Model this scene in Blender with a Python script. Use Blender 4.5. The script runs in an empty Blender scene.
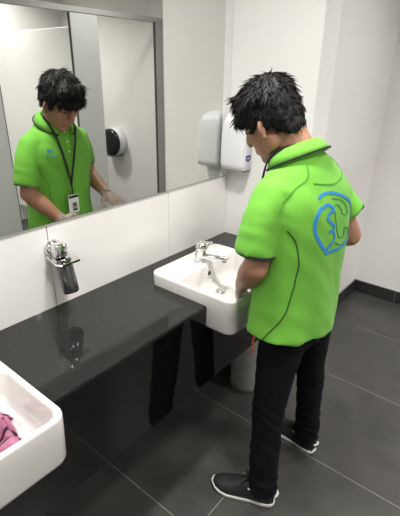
import bpy, bmesh, math, random
from mathutils import Vector, Matrix, noise
from mathutils.bvhtree import BVHTree

random.seed(7)
SC = bpy.context.scene
COL = SC.collection

# ------------------------------------------------------------------ camera
cam_d = bpy.data.cameras.new('camera')
cam = bpy.data.objects.new('camera', cam_d); COL.objects.link(cam)
cam_d.sensor_fit = 'HORIZONTAL'; cam_d.sensor_width = 36.0
cam_d.lens = 428.84 / 400 * 36.0
cam_d.clip_start = 0.02
RT = (0.7741942833565454, 0.632803808629329, 0.01351115843519434)
UP = (-0.26331270253515254, 0.3025876077133491, 0.9160279255251703)
FW = (-0.5755776509748095, 0.7127412429784936, -0.40088687713093374)
cam.matrix_world = Matrix(((RT[0], UP[0], -FW[0], 1.243), (RT[1], UP[1], -FW[1], 0.0),
                           (RT[2], UP[2], -FW[2], 1.583), (0, 0, 0, 1)))
SC.camera = cam

# ------------------------------------------------------------------ world, lights, exposure
w = bpy.data.worlds.new('world'); SC.world = w; w.use_nodes = True
w.node_tree.nodes['Background'].inputs[0].default_value = (0.9, 0.95, 1.0, 1)
w.node_tree.nodes['Background'].inputs[1].default_value = 0.05
SC.view_settings.view_transform = 'Standard'
SC.view_settings.look = 'None'
SC.view_settings.gamma = 1.0
SC.view_settings.use_curve_mapping = False
SC.view_settings.exposure = 0.08

def downlight(x, y, power, size=0.26, z=2.585, col=(1.0, 0.975, 0.935), spread=130):
    l = bpy.data.lights.new('ceiling_downlight', 'AREA')
    l.shape = 'DISK'; l.size = size; l.energy = power; l.color = col; l.spread = math.radians(spread)
    o = bpy.data.objects.new('ceiling_downlight', l); COL.objects.link(o)
    o.location = (x, y, z)
    return o
downlight(0.52, 0.86, 19)
downlight(0.50, -0.90, 18)
downlight(1.25, 2.30, 13)
downlight(1.50, 0.60, 15)
downlight(2.75, 2.15, 27)
downlight(2.55, 0.95, 20)

# ------------------------------------------------------------------ materials
def lin(c):
    return tuple(((v / 255) / 12.92 if v / 255 <= 0.04045 else ((v / 255 + 0.055) / 1.055) ** 2.4) for v in c)
MATS = {}
def mat(name, c1, c2=None, scale=30.0, rough=0.5, metal=0.0, bump=0.0, bscale=None, spec=0.5, detail=4.0, ramp=(0.35, 0.65), coat=0.0, sheen=0.0, transmission=0.0, alpha=1.0):
    m = bpy.data.materials.new(name); m.use_nodes = True
    nt = m.node_tree; b = nt.nodes['Principled BSDF']
    b.inputs['Roughness'].default_value = rough; b.inputs['Metallic'].default_value = metal
    b.inputs['Specular IOR Level'].default_value = spec
    b.inputs['Coat Weight'].default_value = coat
    b.inputs['Sheen Weight'].default_value = sheen
    b.inputs['Transmission Weight'].default_value = transmission
    b.inputs['Alpha'].default_value = alpha
    c2 = c2 or tuple(v * 0.94 for v in c1)
    tc = nt.nodes.new('ShaderNodeTexCoord')
    n = nt.nodes.new('ShaderNodeTexNoise'); n.inputs['Scale'].default_value = scale; n.inputs['Detail'].default_value = detail
    nt.links.new(tc.outputs['Object'], n.inputs['Vector'])
    r = nt.nodes.new('ShaderNodeValToRGB')
    r.color_ramp.elements[0].position = ramp[0]; r.color_ramp.elements[1].position = ramp[1]
    r.color_ramp.elements[0].color = (*c1, 1); r.color_ramp.elements[1].color = (*c2, 1)
    nt.links.new(n.outputs['Fac'], r.inputs['Fac']); nt.links.new(r.outputs['Color'], b.inputs['Base Color'])
    if bump:
        n2 = nt.nodes.new('ShaderNodeTexNoise'); n2.inputs['Scale'].default_value = bscale or scale; n2.inputs['Detail'].default_value = 3
        nt.links.new(tc.outputs['Object'], n2.inputs['Vector'])
        bp = nt.nodes.new('ShaderNodeBump'); bp.inputs['Strength'].default_value = bump; bp.inputs['Distance'].default_value = 0.002
        nt.links.new(n2.outputs['Fac'], bp.inputs['Height']); nt.links.new(bp.outputs['Normal'], b.inputs['Normal'])
    MATS[name] = m
    return m
mat('paint', (0.80, 0.785, 0.77), (0.775, 0.76, 0.745), 3, 0.55, bump=0.05, bscale=120)
mat('ceiling_paint', (0.80, 0.79, 0.77), None, 3, 0.7)
mat('white_tile', (0.81, 0.795, 0.78), (0.80, 0.785, 0.77), 4, 0.07)
mat('joint_dark', (0.10, 0.10, 0.095), None, 60, 0.7)
mat('floor_tile', (0.056, 0.054, 0.051), (0.042, 0.0405, 0.039), 7, 0.34, bump=0.06, bscale=90, detail=8)
mat('floor_grout', (0.26, 0.255, 0.24), (0.20, 0.195, 0.185), 40, 0.8)
mat('skirting_tile', (0.030, 0.030, 0.030), (0.022, 0.022, 0.022), 14, 0.3)
mat('stone', (0.009, 0.0095, 0.0095), (0.075, 0.078, 0.075), 330, 0.06, detail=2, ramp=(0.52, 0.78), spec=0.38)
mat('black_gloss', (0.004, 0.0045, 0.0045), None, 5, 0.035, spec=0.5)
mat('porcelain', (0.71, 0.695, 0.67), (0.70, 0.685, 0.66), 3, 0.06, coat=0.5)
mat('chrome', (0.80, 0.80, 0.80), (0.76, 0.76, 0.76), 8, 0.05, metal=1.0)
mat('dark_gloss', (0.03, 0.032, 0.034), (0.02, 0.021, 0.022), 8, 0.05, metal=0.0, spec=0.7, coat=1.0)  # soap cylinder: black counter reflected in chrome, put into the base colour
mat('silver', (0.69, 0.705, 0.675), (0.69, 0.705, 0.675), 1, 0.0, metal=1.0)
mat('alu', (0.60, 0.60, 0.58), (0.55, 0.55, 0.53), 20, 0.3, metal=0.6)
mat('grey_frame', (0.40, 0.405, 0.395), (0.38, 0.385, 0.375), 10, 0.45)
mat('panel_white', (0.74, 0.735, 0.715), (0.72, 0.715, 0.70), 5, 0.4)
mat('panel_grey', (0.58, 0.585, 0.58), (0.56, 0.565, 0.56), 5, 0.45)
mat('gap_shade', (0.07, 0.07, 0.07), None, 5, 0.8)  # shade between cubicle parts, painted as a dark colour
mat('plastic_white', (0.76, 0.76, 0.79), (0.74, 0.74, 0.77), 6, 0.28)
mat('plastic_black', (0.010, 0.011, 0.012), None, 8, 0.15)
mat('plastic_grey', (0.34, 0.345, 0.335), (0.30, 0.305, 0.295), 12, 0.4)
mat('plastic_grey_dark', (0.14, 0.145, 0.14), None, 12, 0.45)
mat('badge_blue', (0.05, 0.045, 0.22), None, 30, 0.4)
mat('badge_print', (0.55, 0.55, 0.75), None, 30, 0.4)
mat('shirt', (0.150, 0.435, 0.046), (0.140, 0.41, 0.040), 6, 0.75, bump=0.25, bscale=700, spec=0.25, sheen=0.1)
mat('shirt_dark', (0.010, 0.022, 0.010), None, 60, 0.8)
mat('seam', (0.06, 0.26, 0.018), None, 60, 0.8)
mat('princess_seam', (0.022, 0.085, 0.012), None, 60, 0.8)
mat('logo_blue', (0.015, 0.22, 0.55), (0.015, 0.20, 0.50), 40, 0.6)
mat('logo_line', (0.03, 0.25, 0.10), None, 40, 0.6)
mat('trouser', (0.0022, 0.0025, 0.0045), (0.004, 0.0045, 0.007), 40, 0.85, bump=0.3, bscale=500, spec=0.2)
mat('orange_cord', (0.70, 0.14, 0.03), None, 50, 0.6)
mat('skin', (0.40, 0.20, 0.125), (0.36, 0.175, 0.108), 18, 0.5, bump=0.1, bscale=200)
mat('hair', (0.0035, 0.0033, 0.0033), (0.008, 0.0075, 0.0075), 60, 0.55, spec=0.2)
mat('brow', (0.012, 0.009, 0.008), None, 60, 0.6)
mat('lip', (0.30, 0.12, 0.095), None, 30, 0.45)
mat('glove', (0.80, 0.78, 0.75), (0.70, 0.68, 0.65), 40, 0.3, alpha=0.32, bump=0.6, bscale=90)
mat('shoe_black', (0.010, 0.010, 0.011), (0.018, 0.018, 0.019), 120, 0.55, bump=0.4, bscale=300)
mat('shoe_white', (0.72, 0.71, 0.68), (0.62, 0.61, 0.58), 40, 0.6)
mat('lanyard', (0.008, 0.008, 0.009), None, 80, 0.6)
mat('card_white', (0.80, 0.80, 0.80), None, 8, 0.3)
mat('card_photo', (0.30, 0.34, 0.38), None, 20, 0.35)
def stripes(name):
    m = mat(name, (0.46, 0.13, 0.24), (0.40, 0.10, 0.20), 60, 0.9, bump=0.5, bscale=350)
    nt = m.node_tree; b = nt.nodes['Principled BSDF']
    tc = nt.nodes.new('ShaderNodeTexCoord'); wv = nt.nodes.new('ShaderNodeTexWave')
    wv.inputs['Scale'].default_value = 9; wv.inputs['Distortion'].default_value = 5; wv.inputs['Detail'].default_value = 1
    wv.inputs['Detail Scale'].default_value = 1.2
    nt.links.new(tc.outputs['Object'], wv.inputs['Vector'])
    r = nt.nodes.new('ShaderNodeValToRGB'); r.color_ramp.elements[0].position = 0.04; r.color_ramp.elements[1].position = 0.12
    r.color_ramp.elements[0].color = (0.06, 0.022, 0.045, 1); r.color_ramp.elements[1].color = (0.62, 0.26, 0.40, 1)
    nt.links.new(wv.outputs['Fac'], r.inputs['Fac']); nt.links.new(r.outputs['Color'], b.inputs['Base Color'])
stripes('cloth_pink')

# ------------------------------------------------------------------ helpers
def obj(name, me, m, parent=None, smooth=False):
    if isinstance(me, bmesh.types.BMesh):
        bmesh.ops.recalc_face_normals(me, faces=me.faces)
        d = bpy.data.meshes.new(name); me.to_mesh(d); me.free(); me = d
    me.materials.clear(); me.materials.append(MATS[m])
    if smooth:
        for p in me.polygons: p.use_smooth = True
    o = bpy.data.objects.new(name, me); COL.objects.link(o)
    if parent: o.parent = parent
    return o
def empty(name, loc, label=None, cat=None, group=None):
    o = bpy.data.objects.new(name, None); COL.objects.link(o); o.location = loc; o.empty_display_size = 0.05
    tag(o, label, cat, group); return o
def tag(o, label=None, cat=None, group=None, kind=None):
    if label: o['label'] = label
    if cat: o['category'] = cat
    if group: o['group'] = group
    if kind: o['kind'] = kind
    return o
def struct(name, bm, m, label, cat=None):
    o = obj(name, bm, m); o['kind'] = 'structure'; o['label'] = label; o['category'] = cat or name.split('_')[0]
    return o
def keep(o, parent):               # world-space mesh under a moved parent
    o.parent = parent; bpy.context.view_layer.update()
    o.matrix_parent_inverse = parent.matrix_world.inverted()
    return o
def box(bm, lo, hi, bevel=0.0, seg=2):
    b2 = bmesh.new()
    bmesh.ops.create_cube(b2, size=1)
    for v in b2.verts:
        v.co = Vector([lo[i] + (v.co[i] + 0.5) * (hi[i] - lo[i]) for i in range(3)])
    if bevel: bmesh.ops.bevel(b2, geom=b2.edges[:], offset=bevel, segments=seg, affect='EDGES', profile=0.5)
    merge(bm, b2); return bm
def merge(bm, b2):
    d = bpy.data.meshes.new('tmp'); b2.to_mesh(d); b2.free(); bm.from_mesh(d); bpy.data.meshes.remove(d)
def bxm(lo, hi, bevel=0.0, seg=2):
    return box(bmesh.new(), lo, hi, bevel, seg)
def prism(poly, axis, a, b):       # polygon extruded along an axis; poly gives the other two coords in order
    bm = bmesh.new()
    def mk(p, t):
        c = list(p); c.insert(axis, t); return bm.verts.new(c)
    v0 = [mk(p, a) for p in poly]; v1 = [mk(p, b) for p in poly]
    bm.faces.new(v0); bm.faces.new(v1[::-1])
    n = len(poly)
    for i in range(n): bm.faces.new((v0[i], v0[(i + 1) % n], v1[(i + 1) % n], v1[i]))
    return bm
def loft(bm, rings, cap0=True, cap1=True, closed=True):
    vs = [[bm.verts.new(p) for p in r] for r in rings]
    n = len(vs[0])
    for a, b in zip(vs, vs[1:]):
        for i in range(n if closed else n - 1):
            j = (i + 1) % n
            bm.faces.new((a[i], a[j], b[j], b[i]))
    if cap0: bm.faces.new(vs[0][::-1])
    if cap1: bm.faces.new(vs[-1])
    return bm
def cr(pts, t):                    # catmull-rom on list of Vectors
    n = len(pts) - 1; s = min(max(t, 0), 1) * n; i = min(int(s), n - 1); u = s - i
    p0 = pts[max(i - 1, 0)]; p1 = pts[i]; p2 = pts[i + 1]; p3 = pts[min(i + 2, n)]
    return 0.5 * ((2 * p1) + (p2 - p0) * u + (2 * p0 - 5 * p1 + 4 * p2 - p3) * u * u + (3 * p1 - p0 - 3 * p2 + p3) * u ** 3)
def tube(bm, path, rad, ref=(0, 1, 0), n=16, steps=6, sup=2.0, caps=True):
    """path of points, rad of (a along ref, b across) or floats; smooth swept tube"""
    P = [Vector(p) for p in path]
    Rr = [Vector((r, r, 0)) if isinstance(r, (int, float)) else Vector((r[0], r[1], 0)) for r in rad]
    N = (len(P) - 1) * steps; ref = Vector(ref); rings = []
    for k in range(N + 1):
        t = k / N; c = cr(P, t); r = cr(Rr, t)
        d = cr(P, min(t + 0.01, 1)) - cr(P, max(t - 0.01, 0)); d.normalize()
        s = ref - d * ref.dot(d); s.normalize(); o = d.cross(s)
        ring = []
        for i in range(n):
            a = 2 * math.pi * i / n; ca, sa = math.cos(a), math.sin(a)
            ring.append(c + s * (r.x * math.copysign(abs(ca) ** (2 / sup), ca)) + o * (r.y * math.copysign(abs(sa) ** (2 / sup), sa)))
        rings.append(ring)
    return loft(bm, rings, caps, caps)
def ellipsoid(bm, c, r, rot=None, sub=3):
    b2 = bmesh.new(); bmesh.ops.create_icosphere(b2, subdivisions=sub, radius=1)
    for v in b2.verts:
        p = Vector((v.co.x * r[0], v.co.y * r[1], v.co.z * r[2]))
        if rot: p = rot @ p
        v.co = p + Vector(c)
    merge(bm, b2); return bm
def fuse(bm, voxel, smooth=4, fac=0.5):   # union of overlapping closed shapes into one continuous surface
    d = bpy.data.meshes.new('fuse'); bmesh.ops.recalc_face_normals(bm, faces=bm.faces); bm.to_mesh(d); bm.free()
    o = bpy.data.objects.new('fuse', d); COL.objects.link(o)
    r = o.modifiers.new('r', 'REMESH'); r.mode = 'VOXEL'; r.voxel_size = voxel; r.use_smooth_shade = True
    if smooth:
        s = o.modifiers.new('s', 'SMOOTH'); s.factor = fac; s.iterations = smooth
    bpy.context.view_layer.update()
    dg = bpy.context.evaluated_depsgraph_get()
    me = bpy.data.meshes.new_from_object(o.evaluated_get(dg))
    bpy.data.objects.remove(o); bpy.data.meshes.remove(d)
    return me
def displace(me, fun):
    co = [v.co.copy() for v in me.vertices]; no = [v.normal.copy() for v in me.vertices]
    for v, c, n_ in zip(me.vertices, co, no): v.co = c + n_ * fun(c, n_)
    me.update()
def ribbon(pts, width, normals, lift=0.0012, thick=0.0012):
    """flat strip following points on a surface, with thickness"""
    bm = bmesh.new(); rings = []
    for i, p in enumerate(pts):
        t = pts[min(i + 1, len(pts) - 1)] - pts[max(i - 1, 0)]; t.normalize()
        n = normals[i]; s = n.cross(t); s.normalize()
        wd = width[i] if isinstance(width, (list, tuple)) else width
        a = p + n * lift; b = p + n * (lift + thick)
        lo = p - n * 0.003
        rings.append([lo - s * wd / 2, lo + s * wd / 2, b + s * wd / 2, b - s * wd / 2])
    return loft(bm, rings)
def resample(pts, step):
    P = [Vector(p) for p in pts]; L = sum((b - a).length for a, b in zip(P, P[1:])); n = max(int(L / step), 3)
    return [cr(P, i / n) for i in range(n + 1)]

# ------------------------------------------------------------------ room shell
ZC = 2.6
# floor: grout bed with separate tiles
floor = struct('floor', bxm((-0.15, -1.9, -0.1), (3.45, 3.3, -0.0010)), 'floor_grout', 'dark grey porcelain tiled washroom floor with pale grout lines')
gy0, gs, gl = 0.818, 0.5995, 1.2
row_off = {-5: 0.2, -4: 0.8, -3: 0.172, -2: 0.772, -1: 0.972, 0: 0.572, 1: 1.172, 2: 0.172, 3: 1.272, 4: 0.572}
for ky in range(-5, 5):
    y0, y1 = max(gy0 + gs * ky, -1.8), min(gy0 + gs * (ky + 1), 3.2)
    if y1 - y0 < 0.05: continue
    x = row_off[ky] - 2 * gl
    while x < 3.3:
        x0, x1 = max(x, -0.1), min(x + gl, 3.3); x += gl
        if x1 - x0 < 0.05: continue
        h = 0.0016
        obj('floor_tile', bxm((x0 + h, y0 + h, -0.02), (x1 - h, y1 - h, 0.0), 0.0006, 1), 'floor_tile', floor)
struct('ceiling', bxm((-0.15, -1.9, ZC), (3.45, 3.3, ZC + 0.1)), 'ceiling_paint', 'plain white painted ceiling above the washroom')
wl = struct('wall_left', bxm((-0.15, -1.9, -0.1), (-0.012, 1.9, ZC)), 'paint', 'white basin wall with glossy tiles under the mirror')
for (a, b) in ((-1.7, -1.106), (-1.106, -0.5), (-0.5, 0.120), (0.120, 0.724), (0.724, 1.316), (1.316, 1.747)):
    obj('wall_tile', bxm((-0.02, a + 0.0012, 0.79), (0.0, b - 0.0012, 1.102), 0.0012, 1), 'white_tile', wl)
obj('tile_joint', bxm((-0.018, -1.7, 0.79), (-0.004, 1.747, 1.1)), 'joint_dark', wl)
obj('wall_tile', bxm((-0.02, 1.692, 1.106), (0.0005, 1.7465, 2.55), 0.001, 1), 'white_tile', wl)
obj('wall_lining', bxm((-0.03, -1.9, 2.40), (-0.001, 1.692, ZC)), 'paint', wl)
struct('wall_back', bxm((-0.15, 1.747, -0.1), (0.428, 1.90, ZC), 0.004, 1), 'paint', 'short white wall end beside the mirror behind the hand dryer')
struct('wall_recess', bxm((-0.15, 1.90, -0.1), (0.287, 3.2, ZC)), 'paint', 'shaded white side wall behind the short wall end')
struct('wall_far', bxm((-0.15, 3.128, -0.1), (3.45, 3.3, ZC)), 'paint', 'plain white far wall at the right of the photo')
struct('wall_right', bxm((3.25, -1.9, -0.1), (3.45, 3.3, ZC)), 'paint', 'white wall behind the toilet cubicles')
struct('wall_front', bxm((-0.15, -1.9, -0.1), (3.45, -1.7, ZC)), 'paint', 'white wall at the near end of the washroom')
# skirting of dark tiles with light joints
bb = struct('baseboard_far', bxm((0.287, 3.120, 0.0), (1.75, 3.129, 0.098)), 'floor_grout', 'dark tile skirting along the far white wall', 'baseboard')
xs = [0.298, 0.601, 1.201, 1.75]
for a, b in zip(xs, xs[1:]):
    obj('skirting_tile', bxm((a, 3.116, 0.003), (b - 0.004, 3.1285, 0.096), 0.001, 1), 'skirting_tile', bb)
bb = struct('baseboard_recess', bxm((0.286, 1.90, 0.0), (0.295, 3.128, 0.098)), 'floor_grout', 'dark tile skirting along the shaded recess wall', 'baseboard')
ys = [1.90, 2.50, 3.116]
for a, b in zip(ys, ys[1:]):
    obj('skirting_tile', bxm((0.2865, a + 0.002, 0.003), (0.299, b - 0.003, 0.096), 0.001, 1), 'skirting_tile', bb)
bb = struct('baseboard_back', bxm((0.0, 1.738, 0.0), (0.44, 1.748, 0.098)), 'floor_grout', 'dark tile skirting on the short wall end', 'baseboard')
obj('skirting_tile', bxm((0.001, 1.735, 0.003), (0.44, 1.7475, 0.096), 0.001, 1), 'skirting_tile', bb)

# ------------------------------------------------------------------ mirror
mir = empty('wall_mirror', (0, 0.3, 1.105), 'large frameless mirror on the wall above the white tiles', 'mirror')
keep(obj('mirror_glass', bxm((-0.010, -1.2, 1.108), (0.0, 1.690, 2.40)), 'silver'), mir)
keep(obj('bottom_trim', bxm((-0.011, -1.2, 1.1025), (0.0025, 1.690, 1.1065)), 'alu'), mir)

# ------------------------------------------------------------------ vanity counter
B1, B2, BW = 0.198, 1.28, 0.211          # basin centres and half width
BX0, BX1 = 0.122, 0.528                # basin back and front
van = empty('vanity_counter', (0.2, 0.6, 0.448), 'long dark speckled stone vanity counter with black glossy front panel', 'counter')
YE = 1.7465
def notch(yc):
    a, b, r = yc - BW, yc + BW, 0.0362
    pts = [(0.413, a)]
    pts += [(BX0 + r - r * math.sin(t), a + r - r * math.cos(t)) for t in [math.radians(90 * k / 8) for k in range(9)]]
    pts += [(BX0 + r - r * math.cos(t), b - r + r * math.sin(t)) for t in [math.radians(90 * k / 8) for k in range(9)]]
    return pts + [(0.413, b)]
poly = [(0.001, -1.2), (0.413, -1.2)] + notch(B1) + notch(B2) + [(0.413, YE), (0.001, YE)]
bm = prism(poly, 2, 0.786, 0.8)
bmesh.ops.recalc_face_normals(bm, faces=bm.faces)
fe = [e for e in bm.edges if all(abs(v.co.x - 0.413) < 1e-5 and abs(v.co.z - 0.8) < 1e-5 for v in e.verts)]
bmesh.ops.bevel(bm, geom=fe, offset=0.004, segments=1, affect='EDGES', profile=0.5)
keep(obj('worktop', bm, 'stone'), van)
ZP, ZN = 0.448, 0.703
poly = [(-1.2, ZP), (YE, ZP), (YE, 0.7855), (B2 + BW, 0.7855), (B2 + BW, ZN), (B2 - BW, ZN), (B2 - BW, 0.7855), (B1 + BW, 0.7855), (B1 + BW, ZN), (B1 - BW, ZN), (B1 - BW, 0.7855), (-1.2, 0.7855)]
keep(obj('front_panel', prism(poly, 0, 0.395, 0.4125), 'black_gloss'), van)

# ------------------------------------------------------------------ basins
def rrect(cx, cy, hx, hy, r, z, n=10):
    pts = []
    for qx, qy, a0 in ((1, 1, 0), (-1, 1, 90), (-1, -1, 180), (1, -1, 270)):
        for k in range(n + 1):
            a = math.radians(a0 + 90 * k / n)
            pts.append((cx + qx * (hx - r) + r * math.cos(a), cy + qy * (hy - r) + r * math.sin(a), z))
    return pts
def basin_mesh():
    # local: origin at the middle of the back edge, rim at z=0
    D = BX1 - BX0; cx = D / 2; hy = BW - 0.001
    R = []
    def ring(cx, hx, hy, r, z): R.append(rrect(cx, 0, hx, hy, r, z))
    bh = 0.145
    ring(cx, D / 2 - 0.030, hy - 0.030, 0.020, -bh)
    ring(cx, D / 2 - 0.014, hy - 0.012, 0.030, -bh + 0.001)
    ring(cx, D / 2 - 0.006, hy - 0.005, 0.036, -bh + 0.006)
    ring(cx, D / 2 - 0.003, hy - 0.003, 0.036, -bh + 0.016)
    ring(cx, D / 2 - 0.001, hy - 0.001, 0.036, -0.05)
    ring(cx, D / 2 - 0.0005, hy - 0.0005, 0.036, -0.010)
    ring(cx, D / 2 - 0.002, hy - 0.002, 0.035, -0.003)
    ring(cx, D / 2 - 0.006, hy - 0.006, 0.032, 0.0)
    bx = 0.128 + (D - 0.128 - 0.014) / 2; hx = (D - 0.128 - 0.014) / 2; by = hy - 0.014
    ring(bx, hx + 0.004, by + 0.004, 0.034, 0.0)
    ring(bx, hx, by, 0.032, -0.003)
    ring(bx, hx - 0.004, by - 0.004, 0.032, -0.012)
    ring(bx, hx - 0.010, by - 0.010, 0.034, -0.060)
    ring(bx, hx - 0.018, by - 0.020, 0.040, -0.085)
    ring(bx, hx - 0.035, by - 0.045, 0.045, -0.098)
    ring(bx - 0.045, hx - 0.09, by - 0.12, 0.03, -0.105)
    ring(bx - 0.062, 0.022, 0.022, 0.0215, -0.108)
    return loft(bmesh.new(), R)
def lathe(bm, prof, c=(0, 0, 0), n=24, M=None, caps=True):
    rings = []
    for r, z in prof:
        ring = []
        for i in range(n):
            a = 2 * math.pi * i / n; p = Vector((r * math.cos(a), r * math.sin(a), z))
            if M: p = M @ p
            ring.append(p + Vector(c))
        rings.append(ring)
    return loft(bm, rings, caps, caps)
RIM = 0.850
def make_basin(yc, label, group):
    b = empty('wash_basin', (BX0, yc, RIM), label, 'basin', group)
    o = obj('bowl', basin_mesh(), 'porcelain', b, True)
    Mx = Matrix.Rotation(math.radians(90), 3, 'Y')
    dr = obj('drain', lathe(bmesh.new(), [(0.002, 0.0), (0.021, 0.0), (0.023, 0.002), (0.022, 0.006), (0.016, 0.009), (0.002, 0.010)], (0.128 + 0.132 - 0.062, 0, -0.1085)), 'chrome', b, True)
    ov = obj('overflow_shade_plug', lathe(bmesh.new(), [(0.002, -0.012), (0.0105, -0.012), (0.0105, 0.001), (0.002, 0.001)], (0.1375, 0.0, -0.040), 20, Mx), 'plastic_black', b, True)  # solid black plug, shade inside the overflow put into its colour
    rg = obj('overflow_ring', lathe(bmesh.new(), [(0.0106, -0.004), (0.0128, -0.004), (0.0128, 0.0022), (0.0106, 0.0022), (0.0106, -0.004)], (0.1375, 0.0, -0.040), 20, Mx, False), 'chrome', ov, True)
    return b
make_basin(B2, 'white ceramic semi-recessed basin in front of the person', 'white basins set in the counter')
make_basin(B1, 'white ceramic semi-recessed basin holding the pink cloth', 'white basins set in the counter')
def make_tap(yc, label):
    t = empty('basin_tap', (BX0 + 0.088, yc, RIM), label, 'tap', 'chrome basin taps')
    obj('base_ring', lathe(bmesh.new(), [(0.003, 0.0), (0.026, 0.0), (0.027, 0.003), (0.024, 0.006), (0.003, 0.006)]), 'chrome', t, True)
    bm = bmesh.new(); tube(bm, [(0, 0, 0.004), (0.002, 0, 0.03), (0.008, 0, 0.060)], [0.0245, 0.0225, 0.0235], (0, 1, 0), 24)
    obj('body', bm, 'chrome', t, True)
    bm = bmesh.new(); tube(bm, [(0.008, 0, 0.026), (0.05, 0, 0.034), (0.10, 0, 0.042), (0.135, 0, 0.046)], [(0.016, 0.013), (0.015, 0.010), (0.014, 0.0085), (0.013, 0.008)], (0, 1, 0), 20)
    sp = obj('spout', bm, 'chrome', t, True)
    obj('aerator', lathe(bmesh.new(), [(0.002, 0.031), (0.009, 0.031), (0.009, 0.043), (0.002, 0.043)], (0.124, 0, 0)), 'dark_gloss', sp, True)
    bm = bmesh.new(); lathe(bm, [(0.003, 0.056), (0.0245, 0.056), (0.0265, 0.064), (0.025, 0.078), (0.016, 0.088), (0.003, 0.091)], (0.009, 0, 0))
    hd = obj('handle_cap', bm, 'chrome', t, True)
    bm = bmesh.new(); tube(bm, [(0.012, 0, 0.080), (0.032, 0.0, 0.090), (0.058, 0.0, 0.097)], [(0.016, 0.008), (0.013, 0.005), (0.010, 0.004)], (0, 1, 0), 14)
    obj('lever', bm, 'chrome', hd, True)
    return t
make_tap(B2, 'chrome lever mixer tap on the basin in front of the person')
make_tap(B1, 'chrome lever mixer tap on the basin with the pink cloth')

# ------------------------------------------------------------------ soap dispenser on the tiles
sd = empty('soap_dispenser', (0.0, 0.735, 1.02), 'chrome soap dispenser with cylinder in painted dark reflection mounted on the white tiles', 'dispenser')
Mx = Matrix.Rotation(math.radians(90), 3, 'Y')
keep(obj('wall_rosette', lathe(bmesh.new(), [(0.003, 0.0005), (0.031, 0.0005), (0.032, 0.006), (0.026, 0.012), (0.022, 0.024), (0.003, 0.026)], (0, 0.735, 1.022), 28, Mx), 'chrome', None, True), sd)
bm = bxm((0.022, 0.712, 1.0), (0.060, 0.758, 1.048), 0.008, 3)
keep(obj('pump_head', bm, 'chrome', None, True), sd)
pl = prism([(0.705, 0.0), (0.765, 0.0), (0.79, 0.055), (0.785, 0.075), (0.715, 0.075), (0.70, 0.055)], 2, -0.004, 0.004)
for v in pl.verts:
    y, d, z = v.co.x, v.co.y, v.co.z
    v.co = Vector((0.015 + d, y - 0.005, 1.0 + z - d * 0.18))
bmesh.ops.bevel(pl, geom=pl.edges[:], offset=0.0015, segments=2, affect='EDGES', profile=0.5)
keep(obj('lever_plate', pl, 'chrome', None, False), sd)
bm = bmesh.new(); ax = Matrix.Rotation(math.radians(-14), 3, 'Y')
lathe(bm, [(0.003, 0.0), (0.0275, 0.0), (0.0285, -0.003), (0.0285, -0.112), (0.026, -0.119), (0.003, -0.120)], (0.055, 0.735, 0.996), 28, ax)
keep(obj('soap_cylinder', bm, 'dark_gloss', None, True), sd)

# ------------------------------------------------------------------ hand dryer on the short wall
hd = empty('hand_dryer', (0.1, 1.747, 1.155), 'white wall hand dryer with small blue badge beside the mirror', 'hand dryer')
bm = bmesh.new(); rings = []
for z, ins, fr in ((1.150, 0.004, 0.012), (1.153, 0.0, 0.004), (1.18, 0, 0.0), (1.26, 0.0, 0.0), (1.32, 0.001, 0.003), (1.355, 0.005, 0.008), (1.38, 0.014, 0.016), (1.397, 0.030, 0.028), (1.405, 0.050, 0.042)):
    x0, x1, y0, y1 = 0.004 + ins * 0.4, 0.138 - ins, 1.668 + fr, 1.7465
    r = 0.018
    ring = []
    for k in range(7):
        a = math.radians(180 + 90 * k / 6); ring.append((x0 + r + r * math.cos(a), y0 + r + r * math.sin(a), z))
    for k in range(7):
        a = math.radians(270 + 90 * k / 6); ring.append((x1 - r + r * math.cos(a), y0 + r + r * math.sin(a), z))
    ring += [(x1, y1, z), (x0, y1, z)]
    rings.append(ring)
loft(bm, rings)
keep(obj('cover', bm, 'plastic_white', None, True), hd)
keep(obj('air_outlet', bxm((0.03, 1.70, 1.143), (0.135, 1.742, 1.1515), 0.004, 2), 'plastic_grey_dark', None, False), hd)
bm = prism([(1.697, 1.205), (1.699, 1.199), (1.706, 1.194), (1.722, 1.1925), (1.732, 1.198), (1.736, 1.209), (1.734, 1.222), (1.697, 1.222)], 0, 0.1375, 0.1395)
bd = keep(obj('badge', bm, 'badge_blue', None, False), hd)
keep(obj('badge_print', bxm((0.1394, 1.704, 1.206), (0.1400, 1.728, 1.211)), 'badge_print', None), bd)

# ------------------------------------------------------------------ waste bin under the counter
wb = empty('waste_bin', (0.252, 1.640, 0.0), 'grey round plastic bin on the floor under the counter', 'bin')
obj('bin_body', lathe(bmesh.new(), [(0.01, 0.012), (0.076, 0.012), (0.079, 0.03), (0.088, 0.30), (0.091, 0.33), (0.091, 0.34), (0.085, 0.34), (0.075, 0.06), (0.01, 0.055)], n=40), 'plastic_grey', wb, True)
obj('base_ring', lathe(bmesh.new(), [(0.01, 0.0), (0.083, 0.0), (0.085, 0.006), (0.083, 0.03), (0.078, 0.034), (0.01, 0.034)], n=40), 'plastic_grey_dark', wb, True)

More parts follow.
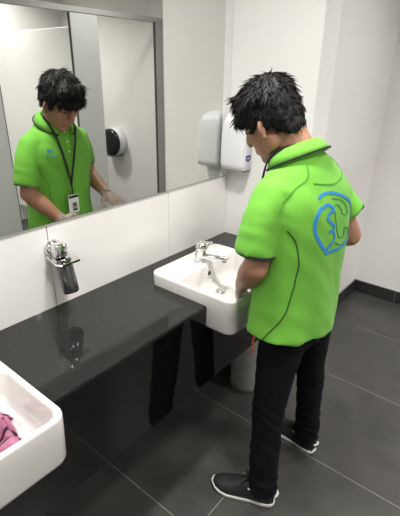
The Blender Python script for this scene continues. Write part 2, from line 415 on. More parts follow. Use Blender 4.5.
# ------------------------------------------------------------------ pink cloth in the near basin
bm = bmesh.new(); N = 40
cy, cx = 0.262, 0.395
vv = {}
for i in range(N + 1):
    for j in range(N + 1):
        u, v = i / N * 2 - 1, j / N * 2 - 1
        rr = min(1, math.hypot(u, v) / 1.15); a = math.atan2(v, u)
        rad = 0.078 * (1 + 0.18 * math.sin(3 * a + 1) + 0.08 * math.sin(7 * a))
        x = cx + u * rad * 1.05; y = cy + v * rad
        hgt = 0.050 * max(0, 1 - rr ** 2.4) + 0.020 * math.sin(7.5 * u + 3.2 * v + 0.6) * (1 - rr * 0.4) + 0.012 * math.sin(11 * v - 6 * u + 2)
        hgt += 0.010 * noise.noise(Vector((u * 3, v * 3, 3)))
        x += 0.012 * math.sin(9 * v); y += 0.012 * math.sin(8 * u + 1)
        vv[i, j] = bm.verts.new((x, y, 0.752 + max(0.004, hgt + 0.010)))
for i in range(N):
    for j in range(N): bm.faces.new((vv[i, j], vv[i + 1, j], vv[i + 1, j + 1], vv[i, j + 1]))
ex = bmesh.ops.solidify(bm, geom=bm.faces[:], thickness=0.004)
o = obj('cleaning_cloth', bm, 'cloth_pink', None, True)
tag(o, 'crumpled pink cleaning cloth with dark stripes lying in the near basin', 'cloth')

# ------------------------------------------------------------------ toilet cubicles (seen in the mirror)
cu = empty('toilet_cubicle', (1.76, 2.3, 0.0), 'pale toilet cubicle fronts with grey frame reflected in the mirror', 'cubicle')
def cpart(name, lo, hi, m, bev=0.002): return keep(obj(name, bxm(lo, hi, bev, 1), m), cu)
XF = 1.75
cpart('header_rail', (XF, -0.4, 1.962), (XF + 0.04, 3.127, 2.0), 'grey_frame')
cpart('end_post', (XF, 3.045, 0.0), (XF + 0.04, 3.127, 1.961), 'grey_frame')
cpart('post_gap_shade', (XF + 0.008, 3.039, 0.0), (XF + 0.03, 3.044, 1.961), 'gap_shade', 0)  # solid strip coloured dark as the shade beside the post
cpart('front_panel', (XF + 0.004, 2.160, 0.12), (XF + 0.03, 2.41, 1.961), 'panel_grey')
cpart('panel_gap_shade', (XF + 0.006, 2.155, 0.12), (XF + 0.028, 2.1595, 1.961), 'gap_shade', 0)
cpart('front_panel', (XF + 0.004, 0.95, 0.12), (XF + 0.03, 1.548, 1.961), 'panel_grey')
cpart('panel_gap_shade', (XF + 0.006, 1.549, 0.12), (XF + 0.028, 1.554, 1.961), 'gap_shade', 0)
cpart('partition', (XF + 0.031, 2.27, 0.22), (3.249, 2.29, 1.88), 'panel_white')
cpart('partition', (XF + 0.031, 1.05, 0.22), (3.249, 1.07, 1.88), 'panel_white')
# toilet roll dispenser
td = empty('toilet_roll_dispenser', (2.44, 3.127, 0.87), 'white jumbo toilet roll dispenser with black cover on the cubicle wall', 'dispenser')
My = Matrix.Rotation(math.radians(90), 3, 'X')
keep(obj('housing', lathe(bmesh.new(), [(0.01, 0.0), (0.135, 0.0), (0.145, 0.006), (0.146, 0.085), (0.143, 0.095), (0.01, 0.095)], (2.44, 3.127, 0.87), 48, My), 'plastic_white', None, True), td)
keep(obj('smoked_cover', lathe(bmesh.new(), [(0.01, 0.096), (0.141, 0.096), (0.140, 0.115), (0.130, 0.130), (0.105, 0.138), (0.01, 0.140)], (2.44, 3.127, 0.87), 48, My), 'plastic_black', None, True), td)
keep(obj('tear_bar', bxm((2.36, 3.02, 0.715), (2.52, 3.125, 0.735), 0.005, 2), 'plastic_grey', None), td)

# ================================================================== the person
PB = Vector((0.70, 1.26, 0.0))
per = empty('person', PB, 'person in bright green polo shirt and black trousers leaning over the basin', 'person')
def pp(name, me, m, parent=None, smooth=True):
    o = obj(name, me, m, None, smooth)
    keep(o, parent or per)
    return o
V = Vector
# ---- head frame
HC = V((0.545, 1.195, 1.447)); tl = math.radians(31); yw = math.radians(3)
hf = V((-math.cos(tl), 0.04, -math.sin(tl))).normalized()
hl = V((0.0, -1, 0)); hl = (hl - hf * hl.dot(hf)).normalized()      # his left
hu = hl.cross(hf) * -1
if hu.z < 0: hu = -hu
HM = Matrix((hf * 0.90, hl, hu)).transposed()     # local (forward, left, up) -> world
def H(f_, l_, u_): return HC + HM @ V((f_, l_, u_))
# ---- arm joints
LS, LE, LW = V((0.648, 1.083, 1.252)), V((0.632, 1.024, 1.038)), V((0.530, 1.116, 0.912))
RS, RE, RW = V((0.676, 1.373, 1.252)), V((0.752, 1.462, 1.050)), V((0.530, 1.398, 0.985))
NB = V((0.640, 1.215, 1.345))

def finger_set(bm, wrist, d, side, nrm, k, fat=0.0, bend=0.35, spread=0.16):
    """hand: wrist point, direction d, side toward the thumb, nrm out of the back of the hand"""
    d = d.normalized(); side = (side - d * side.dot(d)).normalized(); nrm = d.cross(side).normalized() if nrm is None else nrm
    nrm = (nrm - d * nrm.dot(d) - side * nrm.dot(side)).normalized()
    pc = wrist + d * 0.045
    tube(bm, [wrist - d * 0.01, wrist + d * 0.02, wrist + d * 0.055, wrist + d * 0.088], [(0.025 + fat, 0.019 + fat), (0.032 + fat, 0.018 + fat), (0.040 + fat, 0.016 + fat), (0.038 + fat, 0.012 + fat)], side, 16, 5, 2.3)
    for i, (off, ln) in enumerate(((0.029, 0.070), (0.0095, 0.079), (-0.010, 0.073), (-0.029, 0.058))):
        b = wrist + d * 0.080 + side * off
        ang = (off / 0.03) * spread
        d0 = (d + side * ang - nrm * 0.10).normalized()
        p1 = b + d0 * ln * 0.45
        d1 = (d0 - nrm * bend).normalized(); p2 = p1 + d1 * ln * 0.33
        d2 = (d1 - nrm * bend).normalized(); p3 = p2 + d2 * ln * 0.25
        r = (0.0088 if i < 3 else 0.0075) + fat
        tube(bm, [b - d0 * 0.012, b, p1, p2, p3, p3 + d2 * 0.004], [r, r, r * 0.98, r * 0.9, r * 0.78, r * 0.35], side, 12, 4)
    b = wrist + d * 0.022 + side * 0.026
    q1 = b + (d * 0.5 + side * 0.75 - nrm * 0.35).normalized() * 0.035
    q2 = q1 + (d * 0.9 + side * 0.35 - nrm * 0.25).normalized() * 0.03
    q3 = q2 + (d * 1.0 + side * 0.1 - nrm * 0.3).normalized() * 0.022
    tube(bm, [wrist + d * 0.02, b, q1, q2, q3], [0.012 + fat, 0.0135 + fat, 0.0115 + fat, 0.010 + fat, 0.006 + fat], nrm, 12, 4)
LHD = V((-0.38, 0.62, -0.68)); RHD = V((-0.85, 0.05, -0.36))
LSIDE = V((-0.2, 0.9, 0.1)); RSIDE = V((-0.1, -0.9, -0.1))
def hands(bm, fat, which):
    if which in 'LB': finger_set(bm, LW, LHD, LSIDE, V((-0.4, -0.2, 0.75)), 0, fat, 0.30)
    if which in 'RB': finger_set(bm, RW, RHD, RSIDE, V((-0.3, 0, 0.95)), 0, fat, 0.22)

# ---- body: one continuous surface
def body():
    bm = bmesh.new()
    # skull and face
    ellipsoid(bm, H(-0.012, 0, 0.028), (0.096, 0.074, 0.092), HM)
    ellipsoid(bm, H(0.028, 0, -0.045), (0.062, 0.056, 0.078), HM)
    ellipsoid(bm, H(0.055, 0, -0.098), (0.030, 0.030, 0.022), HM)
    for s in (-1, 1):
        ellipsoid(bm, H(0.048, s * 0.034, -0.028), (0.034, 0.026, 0.030), HM)      # cheek
        ellipsoid(bm, H(0.076, s * 0.026, 0.022), (0.016, 0.024, 0.010), HM)       # brow
        ellipsoid(bm, H(0.073, s * 0.030, 0.002), (0.012, 0.014, 0.010), HM)       # eyelid
        ellipsoid(bm, H(-0.010, s * 0.074, -0.022), (0.0135, 0.006, 0.023), HM @ Matrix.Rotation(s * 0.35, 3, 'Z'))  # ear
        ellipsoid(bm, H(-0.005, s * 0.071, -0.046), (0.010, 0.008, 0.010), HM)
        ellipsoid(bm, H(0.104, s * 0.010, -0.036), (0.009, 0.0085, 0.008), HM)     # nostril wing
        ellipsoid(bm, H(-0.005, s * 0.045, -0.065), (0.035, 0.018, 0.03), HM)      # jaw angle
    tube(bm, [H(0.082, 0, 0.018), H(0.095, 0, -0.006), H(0.112, 0, -0.030), H(0.104, 0, -0.040)], [(0.009, 0.012), (0.010, 0.014), (0.011, 0.011), (0.008, 0.008)], hl, 12, 4)
    ellipsoid(bm, H(0.083, 0, -0.064), (0.013, 0.023, 0.007), HM)
    ellipsoid(bm, H(0.080, 0, -0.076), (0.013, 0.020, 0.008), HM)
    # neck, trunk
    tube(bm, [NB + V((0.01, 0, -0.05)), NB, NB + V((-0.03, -0.005, 0.055)), H(-0.035, 0, -0.035)], [(0.075, 0.07), (0.060, 0.060), (0.055, 0.056), (0.055, 0.06)], (0, 1, 0), 20, 5)
    tube(bm, [(0.70, 1.26, 0.80), (0.69, 1.245, 0.95), (0.672, 1.232, 1.15), (0.658, 1.228, 1.27), (0.645, 1.22, 1.34)],
         [(0.14, 0.075), (0.13, 0.08), (0.14, 0.08), (0.13, 0.065), (0.06, 0.045)], (0, 1, 0), 24, 5)
    # arms
    for S, E, W in ((LS, LE, LW), (RS, RE, RW)):
        m1 = S.lerp(E, 0.5); m2 = E.lerp(W, 0.35)
        up = E - S; fo = W - E
        tube(bm, [S + V((0, (1.225 - S.y) * 0.4, 0)), S, m1, E], [0.036, 0.040, 0.042, 0.039], (1, 0.2, 0), 18, 5)
        ellipsoid(bm, E, (0.039, 0.039, 0.039))
        tube(bm, [E - fo * 0.06, m2, E.lerp(W, 0.75), W + fo * 0.05], [0.039, 0.041, 0.031, (0.026, 0.022)], (0, 0.3, 1), 18, 5)
    hands(bm, 0.0, 'B')
    # legs
    for hip, kn, an, toe in (((0.69, 1.17, 0.82), (0.676, 1.128, 0.45), (0.694, 1.094, 0.085), (0.545, 1.048, 0.030)),
                             ((0.70, 1.33, 0.82), (0.696, 1.402, 0.45), (0.708, 1.446, 0.085), (0.555, 1.468, 0.030))):
        tube(bm, [hip, V(hip).lerp(V(kn), 0.5), kn, V(kn).lerp(V(an), 0.4), an], [0.060, 0.052, 0.038, 0.036, 0.028], (0, 1, 0), 18, 5)
        tube(bm, [an, V(an).lerp(V(toe), 0.5) + V((0, 0, -0.012)), toe], [0.022, (0.022, 0.016), (0.018, 0.007)], (0, 1, 0), 14, 5)
    return fuse(bm, 0.0036, 5, 0.5)
bme = body()
pbody = pp('body', bme, 'skin')

# face details
for s in (-1, 1):
    bm = bmesh.new()
    tube(bm, [H(0.0925, s * 0.012, 0.026), H(0.0915, s * 0.026, 0.031), H(0.079, s * 0.043, 0.027)], [(0.0022, 0.004), (0.0028, 0.0045), (0.0015, 0.0025)], hf, 8, 5)
    pp('eyebrow', bm, 'brow', pbody)
    bm = bmesh.new()
    tube(bm, [H(0.0845, s * 0.018, -0.003), H(0.0855, s * 0.029, -0.006), H(0.078, s * 0.042, -0.003)], [(0.002, 0.0012), (0.003, 0.0018), (0.002, 0.001)], hf, 8, 5)
    pp('eyelashes', bm, 'brow', pbody)
bm = bmesh.new()
tube(bm, [H(0.083, 0.021, -0.0705), H(0.0955, 0.0, -0.070), H(0.083, -0.021, -0.0705)], [(0.002, 0.002), (0.003, 0.0055), (0.002, 0.002)], hf, 8, 6)
pp('lips', bm, 'lip', pbody)

# ---- hair
def hair():
    bm = bmesh.new()
    ellipsoid(bm, H(-0.014, 0, 0.055), (0.103, 0.085, 0.076), HM)
    ellipsoid(bm, H(-0.058, 0, 0.010), (0.058, 0.076, 0.082), HM)
    ellipsoid(bm, H(-0.072, 0, -0.035), (0.035, 0.056, 0.045), HM)
    ellipsoid(bm, H(0.052, 0, 0.075), (0.046, 0.070, 0.042), HM)
    for s in (-1, 1):
        ellipsoid(bm, H(0.016, s * 0.068, 0.036), (0.045, 0.020, 0.040), HM)
        ellipsoid(bm, H(-0.035, s * 0.062, 0.0), (0.030, 0.018, 0.035), HM)
        ellipsoid(bm, H(0.024, s * 0.068, 0.006), (0.014, 0.010, 0.026), HM)
    tube(bm, [H(0.064, 0.060, 0.046), H(0.082, 0.03, 0.037), H(0.087, 0, 0.039), H(0.082, -0.03, 0.037), H(0.064, -0.060, 0.046)],
         [(0.016, 0.022), (0.018, 0.028), (0.018, 0.028), (0.018, 0.028), (0.016, 0.022)], hf, 12, 5)
    me = fuse(bm, 0.0045, 3, 0.5)
    displace(me, lambda c, n: 0.007 * noise.noise(c * 38) + 0.004 * noise.noise(c * 90))
    return me
hme = hair()
phair = pp('hair', hme, 'hair', pbody)
def locks():
    bm = bmesh.new(); rnd = random.Random(3)
    vs = [(v.co.copy(), v.normal.copy()) for v in hme.vertices]
    crown = H(-0.05, 0.01, 0.11)
    for _ in range(2600):
        p, n = rnd.choice(vs)
        if (p - HC).length < 0.05: continue
        flow = p - crown; flow = flow - n * flow.dot(n)
        if flow.length < 1e-4: continue
        flow.normalize(); flow = flow + hf * 0.15 - V((0, 0, 1)) * 0.35
        flow += V((rnd.gauss(0, .4), rnd.gauss(0, .4), rnd.gauss(0, .4)))
        flow = (flow - n * flow.dot(n)).normalized()
        top = max(0, (p - HC).dot(hu) / 0.12)
        L = rnd.uniform(0.020, 0.042) * (1.0 if top > .3 else 0.6)
        lift = rnd.uniform(0.0, 0.2) * (1 if top > 0.2 else 0.35)
        r = rnd.uniform(0.0009, 0.0024)
        curl = rnd.uniform(-0.4, 0.4); sd_ = n.cross(flow)
        pts = []
        for k in range(5):
            t = k / 4
            pts.append(p - n * 0.002 + flow * L * t + n * L * (lift * t - 0.45 * lift * t * t * 1.6) + sd_ * L * curl * t * t)
        rings = []
        for k, q in enumerate(pts):
            rr = r * (1 - k / 4) ** 0.6 + 0.0003
            rings.append([q + (sd_ * math.cos(a) * 1.6 + n * math.sin(a) * 0.8) * rr for a in (0.5, 2.6, 4.7)])
        loft(bm, rings)
    # loose strands over the brow
    for _ in range(150):
        a = rnd.uniform(-1, 1); p = H(0.086 - 0.03 * a * a, a * 0.062, 0.070 + rnd.uniform(-.01, .025))
        L = rnd.uniform(0.03, 0.058); d = (hf * rnd.uniform(-0.15, .22) - hu * 0.8 + hl * rnd.gauss(0, .35)).normalized()
        r = rnd.uniform(0.0012, 0.003)
        rings = []
        for k in range(5):
            t = k / 4; q = p + d * L * t - hf * 0.012 * t * t
            rr = r * (1 - t) ** 0.6 + 0.0003
            rings.append([q + (hl * math.cos(b) * 1.5 + hf * math.sin(b)) * rr for b in (0.5, 2.6, 4.7)])
        loft(bm, rings)
    return bm
lk = pp('hair_locks', locks(), 'hair', phair, False); lk['kind'] = 'stuff'

# ---- polo shirt
LSH, RSH = V((0.630, 1.021, 1.084)), V((0.742, 1.438, 1.135))
def shirt():
    bm = bmesh.new()
    tube(bm, [(0.684, 1.208, 0.766), (0.682, 1.217, 0.838), (0.681, 1.219, 0.96), (0.672, 1.222, 1.12), (0.664, 1.220, 1.22), (0.654, 1.219, 1.295), (0.642, 1.217, 1.345), (0.632, 1.215, 1.372)],
         [(0.190, 0.120), (0.184, 0.117), (0.175, 0.112), (0.180, 0.118), (0.184, 0.114), (0.144, 0.090), (0.084, 0.068), (0.060, 0.058)], (0.14, 1, 0), 40, 6, 2.45)
    tube(bm, [(0.652, 1.13, 1.275), (0.645, 1.080, 1.25), (0.632, 1.037, 1.17), LSH], [(0.056, 0.054), (0.060, 0.056), (0.058, 0.055), (0.060, 0.055)], (1, 0, 0), 24, 6)
    tube(bm, [(0.665, 1.32, 1.275), (0.680, 1.362, 1.25), (0.708, 1.408, 1.185), RSH], [(0.056, 0.054), (0.060, 0.056), (0.058, 0.054), (0.059, 0.052)], (1, 0, 0), 24, 6)
    ellipsoid(bm, (0.648, 1.092, 1.262), (0.064, 0.060, 0.052)); ellipsoid(bm, (0.672, 1.350, 1.262), (0.064, 0.060, 0.052))
    me = fuse(bm, 0.0055, 5, 0.5)
    def f(c, n):
        d = 0.0065 * noise.noise(V((c.x * 7, c.y * 9, c.z * 5)))
        d += 0.0030 * noise.noise(V((c.x * 16, (c.y + c.z * 0.6) * 22, c.z * 9)))
        low = max(0, min(1, (1.02 - c.z) / 0.25))
        d += 0.004 * low * math.sin(c.y * 38 + c.x * 24 + 3 * noise.noise(c * 6))
        ex = math.exp(-((c.z - 1.16) / 0.07) ** 2) * max(0, abs(c.y - 1.23) - 0.10) / 0.1
        d += 0.0006 * ex * math.sin(c.z * 110 + c.y * 70 + 4 * noise.noise(c * 14))
        return d
    displace(me, f)
    return me
sme = shirt()
pshirt = pp('polo_shirt', sme, 'shirt')
BV = BVHTree.FromPolygons([v.co.copy() for v in sme.vertices], [tuple(p.vertices) for p in sme.polygons])
def snap(pts):
    a, b = [], []
    for p in pts:
        l, n, i, d = BV.find_nearest(V(p)); a.append(l); b.append(n)
    return a, b
def cast(pts, d, start):
    a, b = [], []
    for p in pts:
        l, n, i, dd = BV.ray_cast(V(p) - V(d) * start, V(d))
        if l is None: l, n, i, dd = BV.find_nearest(V(p))
        a.append(l); b.append(n)
    # smooth normals along the strip
    for _ in range(3): b = [(b[max(i - 1, 0)] + b[i] * 2 + b[min(i + 1, len(b) - 1)]).normalized() for i in range(len(b))]
    return a, b
def strip(name, pts, width, m, direction=None, lift=0.0008, par=None):
    q = resample(pts, 0.006)
    a, b = cast(q, direction, 0.5) if direction else snap(q)
    return pp(name, ribbon(a, width, b, lift, 0.0010), m, par or pshirt, False)
# sleeve hems in black
def band(c, d, ra, rb, ref, h, m, name):
    bm = bmesh.new(); d = d.normalized()
    tube(bm, [c - d * h, c + d * 0.002, c + d * 0.0035], [(ra, rb), (ra, rb), (ra - 0.004, rb - 0.004)], ref, 28, 3)
    return pp(name, bm, m, pshirt)
band(LSH + V((0, 0, -0.001)), LSH - V((0.634, 1.035, 1.18)), 0.0605, 0.0555, (1, 0, 0), 0.008, 'shirt_dark', 'sleeve_hem')
band(RSH + V((0, 0, -0.001)), RSH - V((0.705, 1.425, 1.19)), 0.0595, 0.0525, (1, 0, 0), 0.008, 'shirt_dark', 'sleeve_hem')
# back seams
strip('seam', [(0.70, 1.150, 1.334), (0.72, 1.128, 1.306), (0.70, 1.085, 1.275), (0.69, 1.045, 1.245)], 0.004, 'seam')
strip('seam', [(0.70, 1.29, 1.334), (0.72, 1.315, 1.306), (0.70, 1.36, 1.275), (0.70, 1.40, 1.245)], 0.004, 'seam')
strip('seam', [(0.75, 1.13, 1.300), (0.76, 1.18, 1.288), (0.77, 1.225, 1.285), (0.76, 1.27, 1.288), (0.75, 1.32, 1.300)], 0.003, 'seam')
strip('seam', [(0.72, 1.038, 1.165), (0.745, 1.056, 1.130), (0.757, 1.068, 1.070), (0.752, 1.060, 0.98), (0.733, 1.043, 0.89), (0.69, 1.026, 0.82), (0.665, 1.026, 0.772)], 0.004, 'princess_seam')
strip('seam', [(0.74, 1.415, 1.165), (0.76, 1.385, 1.130), (0.78, 1.365, 1.070), (0.78, 1.368, 0.98), (0.76, 1.395, 0.89), (0.72, 1.425, 0.82), (0.70, 1.43, 0.775)], 0.004, 'princess_seam')
strip('seam', [(0.60, 1.065, 1.16), (0.575, 1.095, 1.09), (0.575, 1.10, 0.99), (0.59, 1.08, 0.88), (0.61, 1.065, 0.78)], 0.004, 'seam')
strip('seam', [(0.61, 1.40, 1.16), (0.585, 1.37, 1.09), (0.585, 1.365, 0.99), (0.60, 1.39, 0.88), (0.62, 1.41, 0.78)], 0.004, 'seam')
# back print
LG = dict(
 ring_right=[[1.1348, 1.2499], [1.1481, 1.2588], [1.1741, 1.2623], [1.2155, 1.2565], [1.2618, 1.2429], [1.3069, 1.2222], [1.3384, 1.1998], [1.3598, 1.1707], [1.3706, 1.1392], [1.3709, 1.1073], [1.3515, 1.0863], [1.3082, 1.0774], [1.2528, 1.0772], [1.2026, 1.0797], [1.1711, 1.0796]],
 ring_left=[[1.1395, 1.2252], [1.1196, 1.2121], [1.1072, 1.1912], [1.1042, 1.1691], [1.1119, 1.1455], [1.1329, 1.1174], [1.1711, 1.0796]],
 ess=[[1.1458, 1.222], [1.1569, 1.2297], [1.1768, 1.2276], [1.1925, 1.218], [1.1978, 1.2057], [1.1804, 1.2073], [1.1687, 1.2002], [1.1638, 1.1891], [1.1756, 1.1775], [1.1958, 1.1673], [1.2017, 1.1529], [1.1876, 1.1477], [1.1735, 1.1478]],
 ess2=[[1.2005, 1.143], [1.2086, 1.1264], [1.2012, 1.1127], [1.1844, 1.1019], [1.1704, 1.0917]],
 cee=[[1.1983, 1.2436], [1.254, 1.2307], [1.283, 1.2099], [1.2968, 1.1807], [1.2601, 1.1873], [1.2515, 1.2034], [1.231, 1.2194], [1.2068, 1.2222], [1.2036, 1.2056], [1.2192, 1.1574], [1.2403, 1.1202], [1.2683, 1.1096], [1.2848, 1.1166], [1.2831, 1.1394], [1.3194, 1.1279], [1.3256, 1.102], [1.3048, 1.0868], [1.2632, 1.0879], [1.215, 1.1061]])
def emblem(key, width, m):
    return strip('back_emblem', [(0.8, 1.115 + (y - 1.104) * 0.86, z) for y, z in LG[key]], width, m, (-1, 0, 0))
emblem('ring_right', 0.0085, 'logo_blue'); emblem('ring_left', 0.012, 'logo_blue')
emblem('ess', 0.009, 'logo_blue'); emblem('ess2', 0.008, 'logo_blue'); emblem('cee', 0.003, 'logo_line')
# small chest print
strip('chest_emblem', [(0.5, 1.135, 1.225), (0.5, 1.125, 1.236), (0.5, 1.105, 1.240), (0.5, 1.118, 1.228), (0.5, 1.10, 1.222)], 0.004, 'logo_blue', (1, 0, 0))
strip('chest_emblem', [(0.5, 1.150, 1.208), (0.5, 1.125, 1.207), (0.5, 1.095, 1.206)], 0.0025, 'logo_blue', (1, 0, 0))
# placket and buttons
strip('placket', [(0.5, 1.215, 1.335), (0.5, 1.215, 1.28), (0.5, 1.215, 1.20)], 0.026, 'shirt', (1, 0, 0), 0.001)
for zz in (1.31, 1.265, 1.22):
    a, b = cast([V((0.5, 1.215, zz))], (1, 0, 0), 0.5)
    bm = bmesh.new(); ellipsoid(bm, a[0] + b[0] * 0.003, (0.002, 0.005, 0.005), None, 2); pp('button', bm, 'card_white', pshirt)
# collar: folded band round the neck, open in front
def collar():
    bm = bmesh.new(); inn, top, out, rings = [], [], [], []
    N = 44; edge = []
    ax = V((-0.40, 0, 0.92)).normalized(); c0 = NB + V((-0.002, 0, 0.010)) + ax * 0.004
    fx = V((-1, 0, 0)); fx = (fx - ax * fx.dot(ax)).normalized(); fy = ax.cross(fx)
    for k in range(N + 1):
        a = math.radians(22 + (360 - 44) * k / N)      # angle from the front
        back = 0.5 - 0.5 * math.cos(a)                  # 0 front, 1 back
        dr = fx * math.cos(a) + fy * math.sin(a)
        h = 0.014 + 0.008 * back
        r0 = 0.066
        fl = 0.096 + 0.008 * (1 - back)
        p_in = c0 + dr * (r0 - 0.004) + ax * (-0.015)
        p_t1 = c0 + dr * (r0 - 0.003) + ax * h
        p_t2 = c0 + dr * (r0 + 0.004) + ax * (h + 0.002)
        p_mid = c0 + dr * (0.5 * (r0 + fl) + 0.005) + ax * (h * 0.40 - 0.004)
        drop = -0.017 - 0.012 * (1 - back)
        p_o = c0 + dr * fl + ax * drop
        p_ou = c0 + dr * (fl - 0.005) + ax * (drop - 0.001)
        p_m2 = c0 + dr * (0.5 * (r0 + fl) - 0.001) + ax * (h * 0.40 - 0.010)
        rings.append([p_in, p_t1, p_t2, p_mid, p_o, p_ou, p_m2]); edge.append(p_o)
    loft(bm, rings)
    e2 = [r[3].lerp(r[4], 0.90) + (r[3] - r[6]).normalized() * 0.0015 for r in rings]
    return bm, e2, edge
cb, e2, edge = collar()
pcol = pp('collar', cb, 'shirt', pshirt)
bm = bmesh.new(); tube(bm, e2, [(0.0032, 0.0022)] * len(e2), (0, 0, 1), 8, 2)
pp('collar_piping', bm, 'shirt_dark', pcol)

# ---- lanyard and badge
def lany():
    f = []
    nbk = [(0.693, 1.213, 1.393), (0.672, 1.164, 1.390), (0.628, 1.146, 1.378), (0.582, 1.146, 1.345), (0.556, 1.160, 1.29), (0.540, 1.178, 1.20), (0.536, 1.196, 1.10), (0.537, 1.199, 1.066)]
    nfr = [(0.693, 1.213, 1.393), (0.672, 1.262, 1.390), (0.628, 1.281, 1.378), (0.582, 1.278, 1.345), (0.556, 1.265, 1.29), (0.540, 1.236, 1.20), (0.536, 1.207, 1.10), (0.537, 1.201, 1.066)]
    return nbk, nfr
ln = None
for pth in lany():
    q = resample(pth, 0.008); nn = []
    c = V((0.635, 1.215, 0))
    pts = []
    for p in q:
        n = V((p.x - c.x, p.y - c.y, 0)).normalized()
        if p.z < 1.34:
            l, nr, i, d = BV.find_nearest(p)
            if (p - l).dot(nr) < 0.003: p = l + nr * 0.003
            n = nr
        else:
            n = (n + V((0, 0, 0.15))).normalized()
        pts.append(p); nn.append(n)
    o = pp('lanyard', ribbon(pts, 0.0095, nn, 0.0, 0.0012), 'lanyard', pshirt if ln is None else ln, False)
    ln = ln or o
bm = bmesh.new(); tube(bm, [(0.536, 1.200, 1.070), (0.535, 1.2, 1.045), (0.535, 1.2, 1.015)], [(0.006, 0.004), (0.004, 0.003), (0.005, 0.002)], (0, 1, 0), 10, 3)
pp('badge_clip', bm, 'lanyard', ln)
xb = 0.533
bg = pp('badge', bxm((xb - 0.002, 1.171, 0.925), (xb + 0.002, 1.229, 1.015), 0.0015, 1), 'card_white', ln, False)

# ---- trousers
def trousers():
    bm = bmesh.new()
    tube(bm, [(0.690, 1.235, 0.90), (0.690, 1.24, 0.80), (0.690, 1.248, 0.73)], [(0.155, 0.100), (0.160, 0.103), (0.145, 0.094)], (0, 1, 0), 28, 5, 2.2)
    for P, R_ in ((((0.690, 1.170, 0.80), (0.680, 1.150, 0.68), (0.672, 1.125, 0.46), (0.682, 1.106, 0.26), (0.694, 1.096, 0.10), (0.695, 1.096, 0.074)), (0.086, 0.077, 0.060, 0.056, 0.055, 0.055)),
                  (((0.700, 1.328, 0.80), (0.698, 1.352, 0.68), (0.702, 1.404, 0.46), (0.704, 1.430, 0.26), (0.708, 1.445, 0.10), (0.710, 1.445, 0.074)), (0.084, 0.073, 0.055, 0.052, 0.053, 0.053))):
        tube(bm, P, [(r * 0.98, r * 1.02) for r in R_], (0, 1, 0), 24, 5)
    me = fuse(bm, 0.0055, 5, 0.5)
    def f(c, n):
        low = max(0, min(1, (0.62 - c.z) / 0.4))
        d = 0.004 * noise.noise(V((c.x * 9, c.y * 9, c.z * 6)))
        d += (0.001 + 0.0015 * low) * math.sin(c.z * 62 + c.x * 30 + c.y * 26 + 9 * noise.noise(c * 9))
        return d
    displace(me, f); return me
tro = pp('trousers', trousers(), 'trouser')
bm = bmesh.new(); tube(bm, [(0.612, 1.088, 0.752), (0.606, 1.088, 0.725), (0.610, 1.084, 0.698), (0.605, 1.086, 0.675)], [0.003, 0.0034, 0.0034, 0.0028], (0, 1, 0), 8, 5)
pp('key_cord', bm, 'orange_cord', tro)

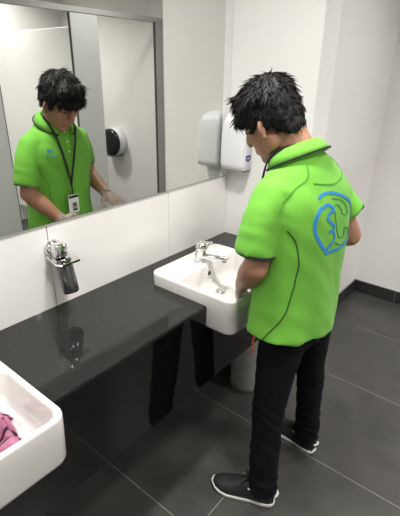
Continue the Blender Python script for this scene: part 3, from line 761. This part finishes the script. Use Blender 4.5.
# ---- shoes
def shoe(heel, direction, label):
    e = empty('tmp_shoe', heel); d = V((direction[0], direction[1], 0)).normalized(); s = V((0, 0, 1)).cross(d)
    bpy.data.objects.remove(e)
    L = 0.262
    def Wp(f_, l_, u_): return V(heel) + d * f_ + s * l_ + V((0, 0, u_))
    prof = [(0.0, 0.012, 0.0), (0.012, 0.026, 0), (0.04, 0.033, 0), (0.09, 0.034, 0), (0.14, 0.041, 0), (0.185, 0.046, 0), (0.22, 0.042, 0), (0.245, 0.030, 0), (0.262, 0.010, 0)]
    def hw(f_):
        for a, b in zip(prof, prof[1:]):
            if a[0] <= f_ <= b[0]:
                t = (f_ - a[0]) / (b[0] - a[0]); t = t * t * (3 - 2 * t) if False else t
                return a[1] + (b[1] - a[1]) * t
        return 0.01
    def outline(z, g, n=30):
        out = []
        for k in range(n + 1):
            f_ = L * (0.5 - 0.5 * math.cos(math.pi * k / n)); out.append((f_, hw(f_) * g))
        left = [Wp(L / 2 + (f_ - L / 2) * (1 + (g - 1) * 0.35), w_, z + (0.014 * max(0, (f_ - 0.19) / 0.07) ** 2)) for f_, w_ in out]
        right = [Wp(L / 2 + (f_ - L / 2) * (1 + (g - 1) * 0.35), -w_, z + (0.014 * max(0, (f_ - 0.19) / 0.07) ** 2)) for f_, w_ in reversed(out)]
        return left + right[1:-1]
    up = bmesh.new(); rings = []
    hs = [(0.004, 0.076), (0.02, 0.092), (0.05, 0.096), (0.085, 0.098), (0.115, 0.094), (0.15, 0.080), (0.185, 0.064), (0.215, 0.055), (0.24, 0.048), (0.254, 0.038), (0.259, 0.033)]
    for f_, hh in hs:
        wv = max(0.008, hw(f_) * 0.97); b0 = 0.014 + 0.014 * max(0, (f_ - 0.19) / 0.07) ** 2
        ring = []
        for k in range(15):
            a = math.pi * k / 14
            cx_ = math.cos(a); sx = math.sin(a)
            ring.append(Wp(f_, wv * math.copysign(abs(cx_) ** 0.75, cx_), b0 + (hh - b0) * sx ** 0.85))
        rings.append(ring)
    loft(up, rings)
    u = pp('shoe', up, 'shoe_black', per); u['label'] = label
    so = bmesh.new(); loft(so, [outline(0.001, 0.94), outline(0.004, 1.00), outline(0.012, 1.03), outline(0.018, 1.025), outline(0.020, 0.97)])
    pp('sole', so, 'shoe_white', u)
    lc = bmesh.new()
    for k in range(5):
        f_ = 0.108 + 0.017 * k; hh = 0.097 - 0.0095 * k - 0.004
        sg = 1 if k % 2 else -1
        tube(lc, [Wp(f_ - 0.006, -0.022, hh - 0.010), Wp(f_ - sg * 0.002, 0, hh + 0.004), Wp(f_ + 0.006, 0.022, hh - 0.010)], [0.0025] * 3, (0, 0, 1), 8, 4)
    for sg in (1, -1):
        tube(lc, [Wp(0.108, 0, 0.098), Wp(0.115, sg * 0.018, 0.114), Wp(0.128, sg * 0.032, 0.104), Wp(0.116, sg * 0.012, 0.099)], [0.0026] * 4, (0, 0, 1), 8, 4)
        tube(lc, [Wp(0.108, 0, 0.098), Wp(0.128, sg * 0.024, 0.096), Wp(0.138, sg * 0.038, 0.078)], [0.0024] * 3, (0, 0, 1), 8, 4)
    pp('laces', lc, 'shoe_black', u)
    tb = bmesh.new(); tube(tb, [Wp(-0.002, 0.016, 0.060), Wp(-0.008, 0, 0.062), Wp(-0.002, -0.016, 0.060)], [(0.003, 0.005)] * 3, (0, 0, 1), 8, 4)
    pp('heel_tab', tb, 'shoe_white', u)
    sk = bmesh.new(); tube(sk, [Wp(0.055, 0.030, 0.088), Wp(0.085, 0.034, 0.080), Wp(0.105, 0.030, 0.072)], [(0.0035, 0.003)] * 3, (0, 0, 1), 8, 4)
    pp('side_stripe', sk, 'shoe_white', u)
for ax_, ay_, dx_, dy_ in ((0.694, 1.094, -0.24, -0.08), (0.708, 1.446, -0.26, 0.04)):
    bm = bmesh.new(); dd = V((dx_, dy_, 0)).normalized()
    tube(bm, [V((ax_, ay_, 0.15)), V((ax_, ay_, 0.10)), V((ax_, ay_, 0.075)) + dd * 0.01], [0.038, 0.041, (0.036, 0.052)], (-dd.y, dd.x, 0), 18, 4)
    pp('sock', bm, 'shoe_black', per)
shoe((0.745, 1.112, 0.0), (-0.245, -0.082), 'black trainer with white sole')
shoe((0.757, 1.445, 0.0), (-0.26, 0.04), 'black trainer with white sole')

# ---- gloves
for which in 'LR':
    bm = bmesh.new(); hands(bm, 0.0016, which)
    W, D_ = (LW, LHD) if which == 'L' else (RW, RHD)
    d = D_.normalized()
    me = fuse(bm, 0.0030, 3, 0.5)
    g_ = pp('glove', me, 'glove', pbody)
    fo = (LW - LE if which == 'L' else RW - RE).normalized()
    bm = bmesh.new(); tube(bm, [W - fo * 0.018, W - fo * 0.004, W + d * 0.012], [(0.031, 0.028), (0.029, 0.026), (0.030, 0.024)], (0, 0.3, 1), 18, 4, 2.0, False)
    ex = bmesh.ops.solidify(bm, geom=bm.faces[:], thickness=0.0015)
    pp('glove_cuff', bm, 'glove', g_)

# badge print (dark frame and small portrait)
pp('badge_header', bxm((xb - 0.0028, 1.173, 1.0), (xb - 0.0018, 1.227, 1.013)), 'lanyard', bg, False)
ph = pp('badge_photo', bxm((xb - 0.0030, 1.188, 0.935), (xb - 0.0018, 1.218, 0.978)), 'card_photo', bg, False)
bm = bmesh.new(); ellipsoid(bm, (xb - 0.0031, 1.203, 0.9585), (0.0006, 0.0075, 0.0095), None, 2); pp('portrait_face', bm, 'skin', bg)
bm = bmesh.new(); ellipsoid(bm, (xb - 0.0033, 1.203, 0.9665), (0.0006, 0.0085, 0.0060), None, 2); pp('portrait_hair', bm, 'hair', bg)
bm = bmesh.new(); ellipsoid(bm, (xb - 0.0031, 1.203, 0.9405), (0.0006, 0.0130, 0.0050), None, 2); pp('portrait_top', bm, 'shirt_dark', bg)
